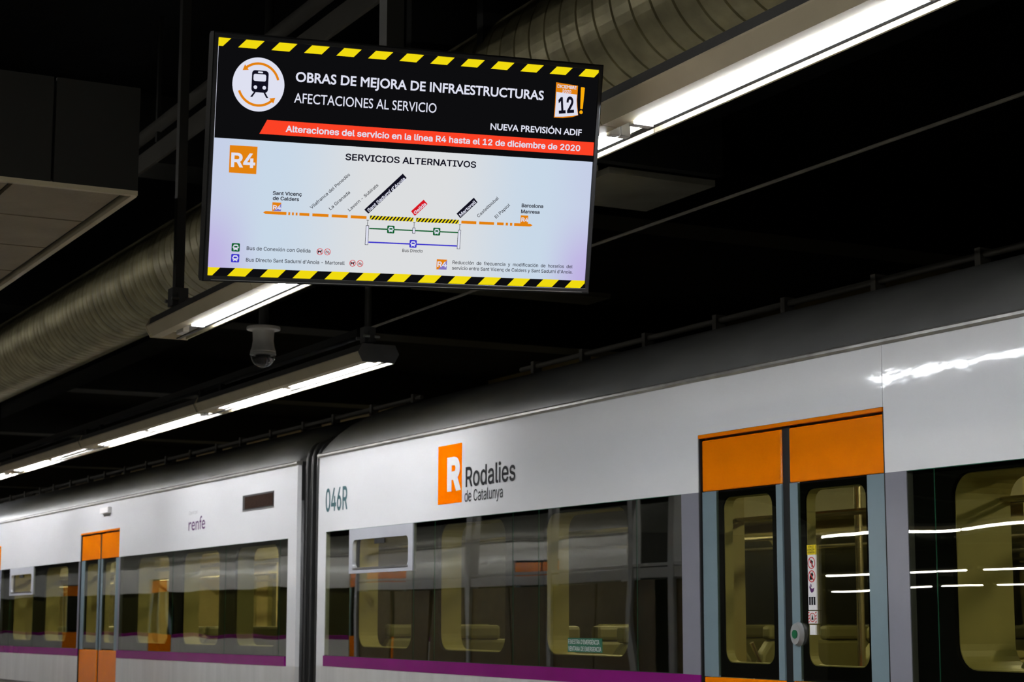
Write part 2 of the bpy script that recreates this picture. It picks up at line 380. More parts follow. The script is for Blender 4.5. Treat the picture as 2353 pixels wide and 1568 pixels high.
POLYS=[
  ('number_badge', 'so', [[-467.9, 31.0], [-398.8, 31.2], [-398.8, -35.7], [-467.0, -35.3]]),
  ('calendar_sheet', 'so', [[388.0, 245.9], [451.1, 241.5], [451.1, 220.2], [451.1, 204.6], [453.6, 185.6], [457.2, 165.4], [440.0, 159.5], [413.6, 155.5], [387.9, 154.7], [388.7, 188.3]]),
  ('calendar_sheet', 'sw', [[390.3, 221.3], [449.6, 218.4], [449.5, 204.5], [451.3, 187.8], [456.1, 166.1], [439.7, 162.6], [413.3, 158.9], [390.1, 157.3], [390.5, 188.4]]),
  ('exclamation_mark', 'sa', [[459.7, 237.8], [461.5, 238.9], [469.5, 238.6], [471.3, 236.8], [469.0, 183.5], [467.7, 182.2], [463.2, 182.2], [461.8, 183.0]]),
  ('number_badge', 'so', [[-354.6, -101.8], [-332.0, -101.9], [-331.9, -122.7], [-354.0, -123.1]]),
  ('badge_corner', 'sp', [[-331.9, -104.1], [-331.9, -122.7], [-351.1, -123.0]]),
  ('number_badge', 'so', [[311.5, -102.7], [333.0, -102.7], [333.5, -124.0], [311.6, -124.1]]),
  ('number_badge', 'so', [[85.5, -225.3], [113.4, -225.3], [113.8, -251.3], [85.9, -251.4]]),
  ('badge_corner', 'sp', [[113.6, -227.6], [113.8, -251.3], [90.4, -251.2]]),
  ('route_dash', 'so', [[-312.8, -124.1], [-308.0, -124.1], [-308.0, -131.3], [-312.8, -131.3]]),
  ('route_dash', 'so', [[-303.3, -124.1], [-298.6, -124.1], [-298.6, -131.3], [-303.3, -131.3]]),
  ('route_dash', 'so', [[-293.8, -124.1], [-289.1, -124.1], [-289.1, -131.3], [-293.8, -131.3]]),
  ('route_dash', 'so', [[-284.4, -124.1], [-258.7, -124.2], [-258.7, -131.4], [-284.4, -131.3]]),
  ('route_dash', 'so', [[-251.0, -124.2], [-209.1, -124.2], [-209.1, -131.4], [-251.0, -131.4]]),
  ('route_dash', 'so', [[-200.9, -124.3], [-159.1, -124.3], [-159.1, -131.5], [-200.9, -131.5]]),
  ('route_dash', 'so', [[-151.1, -124.3], [-109.4, -124.4], [-109.4, -131.6], [-151.1, -131.5]]),
  ('route_arrow', 'so', [[-376.7, -127.6], [-370.8, -124.0], [-317.5, -124.1], [-317.5, -131.3], [-370.8, -131.2]]),
  ('route_dash', 'so', [[146.7, -124.2], [188.4, -124.1], [188.4, -131.3], [146.7, -131.4]]),
  ('route_dash', 'so', [[196.2, -124.0], [238.0, -123.9], [238.0, -131.1], [196.2, -131.2]]),
  ('route_dash', 'so', [[246.1, -123.8], [264.8, -123.8], [264.8, -131.0], [246.1, -131.0]]),
  ('route_dash', 'so', [[270.5, -123.8], [277.0, -123.7], [277.0, -130.9], [270.5, -131.0]]),
  ('route_dash', 'so', [[282.5, -123.7], [289.1, -123.7], [289.1, -130.9], [282.5, -130.9]]),
  ('route_arrow', 'so', [[294.3, -123.7], [340.3, -123.5], [346.6, -127.5], [340.3, -130.7], [294.3, -130.9]]),
  ('station_tag', 'sk', [[-116.7, -108.6], [-105.1, -118.0], [-8.6, -23.4], [-19.7, -13.1]]),
  ('station_tag', 'sr2', [[8.0, -106.6], [19.2, -118.0], [51.6, -86.4], [40.4, -75.7]]),
  ('station_tag', 'sk', [[132.1, -106.8], [143.5, -118.1], [188.3, -75.0], [177.1, -63.7]]),
]

# ------------------------------------------------------------------ the station shell
X0, X1 = -70.0, 16.0
pf = struct(box('floor', 'platform', None, X0, X1, -1.95, 4.32, -.25, 0)); 
struct(box('trim_1', 'yellow', pf, X0, X1, 3.75, 3.85, -.01, .004)); 
struct(box('floor_track_bed', 'track', None, X0, X1, -40, 20, -1.35, -1.15))
pf2 = struct(box('floor_far_platform', 'platform', None, X0, X1, -18, -6.2, -.25, 0))
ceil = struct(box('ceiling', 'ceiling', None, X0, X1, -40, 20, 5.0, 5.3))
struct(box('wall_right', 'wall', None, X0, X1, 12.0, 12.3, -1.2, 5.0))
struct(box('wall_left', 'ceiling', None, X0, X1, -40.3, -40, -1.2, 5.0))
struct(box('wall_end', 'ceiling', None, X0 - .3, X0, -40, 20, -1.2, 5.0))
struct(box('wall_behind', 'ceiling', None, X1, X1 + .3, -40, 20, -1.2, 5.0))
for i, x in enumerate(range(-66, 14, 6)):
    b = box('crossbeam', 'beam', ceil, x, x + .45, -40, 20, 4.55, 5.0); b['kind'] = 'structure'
# panels coloured pale to imitate light in recesses between the beams (seen dimly right of the monitor)
box('ceiling_panel', 'infill', ceil, -8.06, -7.42, 4.42, 5.02, 3.70, 3.73)
box('ceiling_panel', 'infill', ceil, -8.06, -7.42, 3.72, 4.36, 3.70, 3.73)
box('ceiling_panel', 'infill', ceil, -10.7, -10.4, 4.9, 6.2, 3.70, 3.73)
for x, y0, y1 in ((-7.35, 3.7, 5.0), (-8.13, 3.7, 5.0)):
    box('panel_hanger', 'beam', ceil, x - .03, x + .03, y0, y1, 3.73, 5.0)

# bulkhead box on the left, fascia of panels towards the lens and a tiled underside
bk = struct(link('trim_2', None)); bk['label'] = 'boxed-in bulkhead at upper left with panelled underside'
BX, BY, BZ, BT = -6.90, 2.0, 3.235, 3.65
box('bulkhead_core', 'joint', bk, X0, BX - .02, -.6, BY - .02, BZ + .02, BT - .01)
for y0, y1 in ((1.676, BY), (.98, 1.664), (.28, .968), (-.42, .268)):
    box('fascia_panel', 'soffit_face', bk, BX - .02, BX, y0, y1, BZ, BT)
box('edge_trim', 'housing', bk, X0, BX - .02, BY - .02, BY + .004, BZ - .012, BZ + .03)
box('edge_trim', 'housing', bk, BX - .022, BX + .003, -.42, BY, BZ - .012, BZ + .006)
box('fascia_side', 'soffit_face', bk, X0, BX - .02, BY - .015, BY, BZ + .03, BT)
tx = [BX - .035, -7.54, -8.16, -8.78]
while tx[-1] > -40: tx.append(tx[-1] - .62)
tile_me = None
for i in range(len(tx) - 1):
    for y0, y1 in ((1.545, BY - .045), (1.095, 1.525), (.645, 1.075), (.195, .625), (-.255, .175)):
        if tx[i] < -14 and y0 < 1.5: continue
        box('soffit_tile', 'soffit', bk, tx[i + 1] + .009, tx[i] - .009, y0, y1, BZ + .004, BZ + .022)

# long beams, pipe and cable rail overhead
o = box('trim_3', 'beam_pale', None, X0, X1, 3.0, 3.02, 4.165, 4.27); struct(o)
pipe = MB().tube([(X0, 3.0, 4.36), (X1, 3.0, 4.36)], .035, 12).build('ceiling_pipe', 'beam_pale', smooth=True)
tag(pipe, 'long thin dark pipe above the pale overhead beam, upper left behind the monitor', 'pipe')
for x in range(-62, 12, 4):
    MB().box(x, x + .03, 2.99, 3.01, 4.27, 4.40).box(x, x + .03, 2.99, 3.01, 4.4, 5.0).build('pipe_bracket', 'beam', pipe)
ry = 4.35
r_ = MB().tube([(X0, ry, 3.31), (-11.6, ry, 3.312), (-8.75, ry, 3.329), (-7.46, ry, 3.35), (-4.585, ry, 3.354), (X1, ry, 3.36)], .0075, 8).build('cable_rail', 'tray', smooth=True)
tag(r_, 'thin straight metal rail running overhead above the train roof', 'rail')
for x in range(-60, -18, 5):
    MB().box(x, x + .04, ry - .03, ry + .03, 3.33, 3.9).build('rail_hanger', 'ceiling', r_)
o = box('trim_4', 'ceiling', None, X0, X1, 4.45, 4.75, 3.9, 5.0); struct(o)

# ------------------------------------------------------------------ ribbed ventilation duct
DY, DZ, DR = 4.0, 4.08, .325
duct = thing('ventilation_duct', 'large round ribbed metal ventilation duct running behind the lamp row', 'duct', loc=(-10, DY, DZ))
cuts = [6, 3.2, .6, -2.2, -4.8, -7.4, -9.3, -11.2, -12.3, -13.1, -13.85, -15.3, -16.1, -17.5, -17.95, -20.2, -22.5, -25, -28, -32, -38]
NS = 56
for i in range(len(cuts) - 1):
    xa, xb = cuts[i] - .012, cuts[i + 1] + .012
    n = max(3, round((xa - xb) / (.137 if xa > -11.5 else .118))); p = (xa - xb) / n; prof = [(xa, DR - .012)]
    for k in range(n):
        s = xa - k * p
        if xa > -11.5: q = ((.0, .0), (.87, .0), (.90, -.014), (.96, -.014), (.985, .0))
        else: q = ((.0, -.018), (.18, -.001), (.5, .006), (.78, -.001), (.95, -.018))
        prof += [(s - t * p, DR + d) for t, d in q]
    prof.append((xb, DR - .012)); vs = []; fs = []
    for x, r in prof:
        for k in range(NS): vs.append((x + 10, r * math.cos(2 * PI * k / NS), r * math.sin(2 * PI * k / NS)))
    for a in range(len(prof) - 1):
        for k in range(NS): fs.append((a * NS + k, a * NS + (k + 1) % NS, (a + 1) * NS + (k + 1) % NS, (a + 1) * NS + k))
    MB().add(vs, fs).build('duct_section', 'duct', duct, smooth=False)
for c in cuts[1:-1]:
    vs = MB(); ring_pts = [(0, DR * math.cos(a), DR * math.sin(a)) for a in (2 * PI * k / NS for k in range(NS))]
    prof = [(-.014, DR - .014), (.014, DR - .014)]
    v = [(c + 10 + dx, r * math.cos(2 * PI * k / NS), r * math.sin(2 * PI * k / NS)) for dx, r in prof for k in range(NS)]
    MB().add(v, [(k, (k + 1) % NS, NS + (k + 1) % NS, NS + k) for k in range(NS)]).build('joint_band', 'joint', duct, smooth=True)
for x in (2.0, -24.0, -30.0):
    for s_ in (-.34, .34): MB().box(x + 10 - .015, x + 10 + .015, s_ - .005, s_ + .005, -.05, .9).build('duct_strap', 'ceiling', duct)

# ------------------------------------------------------------------ fluorescent luminaires
def luminaire(label, x0, x1, yc, zb, tubes, tilt=0.0, tm='tube', group=None, rich=True, dead=(), endface=True, boxes=()):
    L = thing('fluorescent_luminaire', label, 'light', loc=((x0 + x1) / 2, yc, zb), group=group)
    L.rotation_euler = (0, tilt, 0); cx = (x0 + x1) / 2; a, b = x0 - cx, x1 - cx
    lip = lambda m, y0, y1, z0, z1: m.box(a, b, y0, y1, z0, z1)
    lz = 0.0 if tm == 'tube' else -.006
    shell = [(-.038, .0), (-.088, .0), (-.11, .046), (-.11, .052), (.11, .052), (.11, .046), (.088, lz), (.080, lz), (.080, .036), (-.038, .036)]
    if rich:
        n = max(1, round((b - a) / 1.42)); w = (b - a) / n
        for k in range(n): MB().prism_x(shell, a + k * w + .002, a + (k + 1) * w - .002).build('housing', 'housing', L)
    else: MB().prism_x(shell, a, b).build('housing', 'housing', L)
    MB().prism_x([(-.10, .052), (-.09, .09), (.09, .09), (.10, .052)], a, b).build('housing_top', 'housing_top', L)
    MB().box(a + .01, b - .01, -.037, .078, .030, .0355).build('reflector', 'reflector', L)
    MB().box(a + .01, b - .01, .032, .050, -.002, .004).build('divider', 'housing_top', L)
    for s in (a, b):
        MB().prism_x([(-.09, -.002), (-.115, .046), (-.092, .092), (.092, .092), (.115, .046), (.09, -.002)], s - .006 if s < 0 else s, s if s < 0 else s + .006).build('end_cap', 'housing_top' if s > 0 else 'housing', L)
    for i, (ta, tb) in enumerate(tubes):
        tz = (.007 if tm == 'tube' else .022) if rich else -.008
        for y in (-.019, .014):
            if (i, y > 0) in dead: m = 'plastic'
            else: m = tm
            MB().tube([(ta - cx, y, tz), (tb - cx, y, tz)], .0135, 10).build('lamp_tube', m, L, smooth=True)
            if rich:
                for s in (ta, tb):
                    MB().box(s - cx - .014, s - cx + .014, y - .015, y + .015, tz - .015, .036).build('tube_socket', 'plastic', L, bevel=.002)
    for bx in boxes:
        MB().box(bx - cx - .05, bx - cx + .05, -.02, .01, -.008, .03).build('starter', 'plastic', L, bevel=.003)
    return L
# near row, passing behind the monitor
tb = [(-7.96, -6.76), (-6.72, -5.52), (-5.46, -4.31)]
x = -4.19
while x < 8: tb.append((x, x + 1.17)); x += 1.24
luminaire('near suspended fluorescent luminaire passing behind the monitor, brightest one', -8.38, 9.5, 2.60, 2.962, tb, tilt=-.0060, boxes=(-8.16,))
# row nearer the train, four luminaires seen in a line
L2 = [(-8.83, -11.50, ((-10.09, -8.92), (-11.32, -10.17)), 'lit fluorescent luminaire above the train whose near end shows its hexagonal cap'),
      (-11.52, -14.32, ((-12.84, -11.70), (-14.13, -12.96)), 'middle lit luminaire of the far row, second from its capped end'),
      (-14.34, -17.10, ((-15.57, -14.50), (-16.90, -15.72)), 'lit luminaire of the far row with one dead tube, third from its capped end'),
      (-17.12, -19.9, ((-18.4, -17.24), (-19.7, -18.5)), 'lit luminaire of the far row cut by the left edge of the photo')]
for i, (b_, a_, t_, lab) in enumerate(L2):
    luminaire(lab, a_, b_, 3.86, 2.934, [(min(t), max(t)) for t in t_], group='far row of luminaires above the train', tm='tube_far',
              dead={(0, True)} if i == 2 else (), boxes=() if i == 0 else (b_ - .1,))
x = -19.95
while x > -50:
    luminaire('fluorescent luminaire of the far row beyond the left edge of the photo', x - 2.75, x, 3.86, 2.93, [(x - 1.27, x - .1), (x - 2.5, x - 1.33)], group='far row of luminaires out of frame', rich=False, tm='tube_far'); x -= 2.8
# rows mirrored in the train's windows, plus two unseen rows added for light
for yy, z, xs in ((-1.20, 4.20, [-1 + 3.1 * k for k in range(-12, 3)]), (-8.7, 2.93, [-38 + 3.2 * k for k in range(15)]), (-22.0, 2.93, [-58 + 3.2 * k for k in range(14)]), (-36.0, 2.93, [-64 + 3.2 * k for k in range(14)]),  # first row: added high over this platform to light the train sides
                  (9.6, 4.2, [-46 + 3.2 * k for k in range(8)])):  # last row: added to light the wall beyond the train windows
    for x in xs:
        luminaire('unseen fluorescent luminaire, from a row mirrored in the train glass or one added for light', x, x + 2.75, yy, z, [(x + .1, x + 1.3), (x + 1.4, x + 2.6)], group='luminaires over the other platforms', rich=False, tm='tube_warm')

def post(name, label, x, y, z0, w, cat='pole', group=None, m='post', clamp=True, square=True, top=5.0):
    P = thing(name, label, cat, loc=(x, y, z0), group=group)
    if square: MB().box(-w / 2, w / 2, -w / 2, w / 2, .0, top - z0).build('pole_tube', m, P)
    else: MB().tube([(0, 0, 0), (0, 0, top - z0)], w / 2, 14).build('pole_tube', m, P, smooth=True)
    if clamp:
        MB().box(-w * .9, w * .9, -w * .9, w * .9, -.05, .035).build('clamp', 'housing_top', P, bevel=.003)
        for s in (-1, 1):
            MB().tube([(s * .05, -.045, -.02), (s * .05, .045, -.02)], .008, 8).build('bolt', 'steel', P)
            MB().box(s * .05 - .012, s * .05 + .012, -.012, .012, -.05, .01).build('bracket', 'housing_top', P)
    return P
post('hanger_pole', 'dark hanger pole left of the monitor dropping to the near luminaire', -8.26, 2.60, 3.09, .042)
post('hanger_pole', 'hanger pole below the monitor dropping to the capped end of the far luminaire', -8.97, 3.86, 3.10, .036, square=False, top=3.735)
for x in (-3.2, 1.5, 6.5): post('hanger_pole', 'hanger pole of the near luminaire out of view', x, 2.60, 3.15, .042, group='near row hangers out of view')
cr = MB().box(-50, -9.05, 3.83, 3.89, 3.095, 3.135).build('carrier_rail', 'beam')
tag(cr, 'long dark carrier rail directly above the far row of luminaires', 'rail')
for x in (-11.3, -11.7, -14.1, -14.5, -17.0, -20, -24, -28, -33, -38, -44): MB().box(x - .02, x + .02, 3.845, 3.875, 3.03, 3.10).build('rail_stub', 'beam', cr)
for x in (): post('hanger_pole', 'short dark hanger of the far luminaire row between two luminaires', x, 3.86, 3.08, .034, group='far row hangers', square=False, top=3.735)

# ------------------------------------------------------------------ the hanging monitor
def rotm(y, p, r):
    return Matrix.Rotation(math.radians(y), 4, 'Z') @ Matrix.Rotation(math.radians(p), 4, 'X') @ Matrix.Rotation(math.radians(r), 4, 'Y')
TVM = Matrix.Translation((-4.19325, 1.9153, 2.73087)) @ rotm(86.39667, 14.16376, -2.36658)
tv = thing('information_monitor', 'large flat information monitor hung from the ceiling showing a service notice', 'monitor', matrix=TVM)
k = .001
def fr(mb, X, Z, x, z, y0, y1): ring(mb, [(x, z), (-x, z), (-x, -z), (x, -z)], [(X, Z), (-X, Z), (-X, -Z), (X, -Z)], y0, y1)
mb = MB(); fr(mb, .518, .2985, .5083, .2868, -.004, .012); mb.build('bezel', 'bezel', tv, bevel=.0015)
mb = MB(); fr(mb, .5205, .3010, .515, .2955, -.002, .030); mb.build('bezel_rim', 'steel', tv).data.materials[0] = M['casing']
MB().box(-.519, .519, .012, .05, -.2995, .2995).build('back_casing', 'casing', tv, bevel=.004)
MB().box(-.38, .38, .05, .085, -.2, .2).build('back_box', 'casing', tv, bevel=.008)
MB().box(-.5, .5, -.0045, -.003, -.2975, -.2962).build('bezel_highlight_strip', 'steel', tv)
scr = MB().box(-.5083, .5083, .0, .008, -.2868, .2868).build('screen', 'sbk', tv)
LAY = [0]
def flat(name, m, pts, lay):
    y = -lay * .0002
    return MB().add([(p[0] * k, y, p[1] * k) for p in pts], [tuple(range(len(pts)))]).build(name, m, scr)
def circ(cx, cz, r, n=40, a0=0, a1=360): return [(cx + r * math.cos(math.radians(a0 + (a1 - a0) * i / n)), cz + r * math.sin(math.radians(a0 + (a1 - a0) * i / n))) for i in range(n if a1 - a0 == 360 else n + 1)]
def annulus(name, m, cx, cz, r0, r1, lay, a0=0, a1=360, n=40):
    y = -lay * .0002; vs = []; full = a1 - a0 == 360; N = n if full else n + 1
    for i in range(N):
        a = math.radians(a0 + (a1 - a0) * i / n)
        vs += [((cx + r0 * math.cos(a)) * k, y, (cz + r0 * math.sin(a)) * k), ((cx + r1 * math.cos(a)) * k, y, (cz + r1 * math.sin(a)) * k)]
    fs = [(2 * i, 2 * i + 1, (2 * i + 3) % (2 * N), (2 * i + 2) % (2 * N)) for i in range(n)]
    return MB().add(vs, fs).build(name, m, scr)
def rect(name, m, x0, x1, z0, z1, lay): return flat(name, m, [(x0, z0), (x1, z0), (x1, z1), (x0, z1)], lay)
rect('white_field', 'lcd', -508, 508, -266.9, 46.8, 1)
rect('side_line', 'sw', -508.2, -506.9, 46.8, 266.5, 1)
for zb in (266.5, -286.5):
    for i in range(-1, 12):
        a = -459 + 82.7 * i; pts = [(a, zb), (a + 45.2, zb), (a + 64.8, zb + 20), (a + 19.6, zb + 20)]
        if i == -1: pts = [(-508, zb), (a + 45.2, zb), (a + 64.8, zb + 20), (-508, zb + 20)]
        if i == 11: pts = [(a, zb), (a + 45.2, zb), (508, zb + 13), (508, zb + 20), (a + 19.6, zb + 20)]
        flat('hazard_stripe', 'sy', pts, 2)
flat('red_banner', 'sr', [(-378, 97.8), (-395.8, 63), (508, 63), (508, 97.8)], 2)
# round train emblem
flat('emblem_disc', 'sw', circ(-404, 181.3, 65, 64), 2)
annulus('emblem_arrow', 'so', -404, 181.3, 47.5, 53.5, 3, 16, 128); annulus('emblem_arrow', 'so', -404, 181.3, 47.5, 53.5, 3, 200, 312)
def head(a, d):
    c, s = math.cos(math.radians(a)), math.sin(math.radians(a)); px, pz = -404 + 50.5 * c, 181.3 + 50.5 * s; t = (-s * d, c * d)
    return [(px + c * 8, pz + s * 8), (px + t[0] * 13, pz + t[1] * 13), (px - c * 8, pz - s * 8)]
flat('emblem_arrowhead', 'so', head(128, 1), 3); flat('emblem_arrowhead', 'so', head(312, 1), 3)
flat('train_icon_body', 'sk', rrect(-421.5, -380, 162.5, 215.4, 8), 4)
flat('train_icon_window', 'sw', rrect(-417.5, -386, 189.5, 206.5, 4.5), 5)
flat('train_icon_slit', 'sw', rrect(-407, -394.5, 209, 213, 1.9), 5)
for x_ in (-411.7, -389.5): flat('train_icon_headlight', 'sw', circ(x_, 174.5, 4.5, 20), 5)
flat('train_icon_leg', 'sk', [(-414, 164), (-409.5, 164), (-418, 150.5), (-423.5, 150.5)], 4)
flat('train_icon_leg', 'sk', [(-391.5, 164), (-387, 164), (-378, 150.5), (-383.5, 150.5)], 4)
for n_, m_, pts in POLYS: flat(n_, m_, pts, 4 if m_ == 'sp' or (n_ == 'calendar_sheet' and m_ == 'sw') else 3)
flat('exclamation_dot', 'sa', circ(464.9, 173.9, 4.8, 20), 3)
def hatch(x0, x1):
    rect('hatched_bar', 'sy', x0, x1, -132.6, -122.4, 3); p = 9.4; x = x0 - 6
    while x < x1:
        q = [(x, -132.6), (x + 4.8, -132.6), (x + 12.6, -122.4), (x + 7.8, -122.4)]
        q = [(max(x0, min(x1, a)), b) for a, b in q]
        if q[2][0] - q[0][0] > 1.5: flat('hatch_stripe', 'sk', q, 4)
        x += p
hatch(-101.1, 16); hatch(22.8, 139.8)
rect('bus_line', 'sg', -101, 139.8, -156.6, -153.4, 3); rect('bus_line', 'sblu', -101, 138.5, -191.1, -187.7, 3)
def outline(x, z0, z1, w):
    rect('stop_outline', 'sk', x - w, x + w, z0, z1, 4); rect('stop_fill', 'sw', x - w + 1.2, x + w - 1.2, z0 + 1.2, z1 - 1.2, 5)
    rect('stop_stem', 'sk', x - .6, x + .6, z1, -134.3, 4); rect('stop_stem', 'sk', x - 3.3, x + 3.3, -135, -133.8, 4)
outline(-105.8, -196.5, -147.5, 4.2); outline(18.5, -162.4, -147.8, 4.0); outline(143.0, -197.3, -147.8, 4.2)
def bus(x, z, s, c):
    flat('bus_icon_square', c, rrect(x - s / 2, x + s / 2, z - s / 2, z + s / 2, s * .12, 3), 5)
    flat('bus_icon_body', 'sw', rrect(x - s * .30, x + s * .30, z - s * .28, z + s * .34, s * .16, 4), 6)
    flat('bus_icon_window', c, rrect(x - s * .21, x + s * .21, z - s * .02, z + s * .18, s * .07, 3), 7)
    for d in (-1, 1):
        flat('bus_icon_light', c, circ(x + d * s * .2, z - s * .14, s * .035, 8), 7)
        rect('bus_icon_wheel', 'sw', x + d * s * .2 - s * .05, x + d * s * .2 + s * .05, z - s * .36, z - s * .26, 6)
        rect('bus_icon_mirror', 'sw', x + d * s * .36 - s * .03, x + d * s * .36 + s * .03, z - s * .05, z + s * .1, 6)
bus(-43.4, -155, 19.5, 'sg'); bus(80.6, -155, 19.5, 'sg'); bus(18.6, -188.9, 19.5, 'sblu'); bus(-441.2, -216.1, 20.5, 'sg'); bus(-441.2, -242.5, 20.5, 'sblu')
for i, (x_, z_) in enumerate(((-226.7, -218.2), (-207.2, -218.0), (-139.6, -244.0), (-120.1, -244.0))):
    if i % 2 == 0:
        flat('dog_icon', 'sk', [(x_ - 5, z_ - 5), (x_ - 3.4, z_ - 5), (x_ - 3, z_ - 1), (x_ + 2, z_ - 1), (x_ + 2.2, z_ - 5), (x_ + 4, z_ - 5), (x_ + 4, z_ + 1), (x_ + 6, z_ + 3), (x_ + 3.5, z_ + 4.5), (x_ + 2, z_ + 2), (x_ - 4, z_ + 2), (x_ - 6, z_ + 3.5)], 4)
    else:
        annulus('bicycle_icon', 'sk', x_ - 3, z_ - 1.5, 1.7, 2.6, 4, n=14); annulus('bicycle_icon', 'sk', x_ + 3, z_ - 1.5, 1.7, 2.6, 4, n=14)
        flat('bicycle_icon', 'sk', [(x_ - 3, z_ - 1.2), (x_ - 1.5, z_ + 2.2), (x_ + 2.2, z_ + 2.2), (x_ + 3, z_ - 1.2), (x_ + 1.6, z_ + 1.4), (x_ - .8, z_ + 1.4)], 4)
    annulus('ban_ring', 'sr2', x_, z_, 7.0, 8.4, 5, n=28)
    flat('ban_bar', 'sr2', [(x_ - 5.4, z_ + 4.6), (x_ - 4.6, z_ + 5.4), (x_ + 5.4, z_ - 4.6), (x_ + 4.6, z_ - 5.4)], 6)
for s, a0, b0, a1, b1, cp, m_, bold in TEXTS:
    hum = s.startswith(('OBRAS', 'AFECT', 'NUEVA', 'DICIEM')); w = (1.35 if bold else .25) if hum else (1.25 if bold else .45)
    if s in ('R4', '12'): w = 1.6
    text('screen_text', s, a0 * k, b0 * k, a1 * k, b1 * k, cp * k, w, m_, scr, y=-.0013, hum=hum)
pst = thing('monitor_post', 'dark square post holding the monitor from above, seen over its top edge', 'post', loc=(-4.43, 1.965, 2.85))
MB().box(-.025, .025, -.025, .025, .0, 2.25).build('post_tube', 'post', pst)
MB().box(-.02, .085, -.12, .12, -.05, .12).build('mount_plate', 'casing', pst)

# ------------------------------------------------------------------ dome camera
dc = thing('dome_camera', 'grey security dome camera hanging below the monitor with clear bubble', 'camera', loc=(-9.30, 3.40, 3.145))
MB().lathe([(0, .004), (.088, .004), (.09, -.004), (.088, -.012), (.06, -.016), (.058, -.02)], 36).build('mount_plate', 'camgrey', dc, smooth=True)
MB().lathe([(.058, -.012), (.056, -.04), (.055, -.07), (.060, -.105), (.067, -.125), (.068, -.128), (.066, -.131), (.068, -.134), (.069, -.14), (.069, -.146), (.0, -.146)], 36).build('camera_body', 'camgrey', dc, smooth=True)
MB().lathe([(.0665 * math.cos(a), -.146 - .0665 * math.sin(a)) for a in [PI / 2 * i / 12 for i in range(13)]], 36).build('bubble', 'dome', dc, smooth=True)
MB().lathe([(.0, -.147), (.04, -.147), (.045, -.165), (.03, -.195), (0, -.2)], 24).build('lens_module', 'lens', dc, smooth=True)
MB().tube([(0, 0, 0), (0, 0, 1.85)], .026, 14).build('drop_tube', 'post', dc, smooth=True)

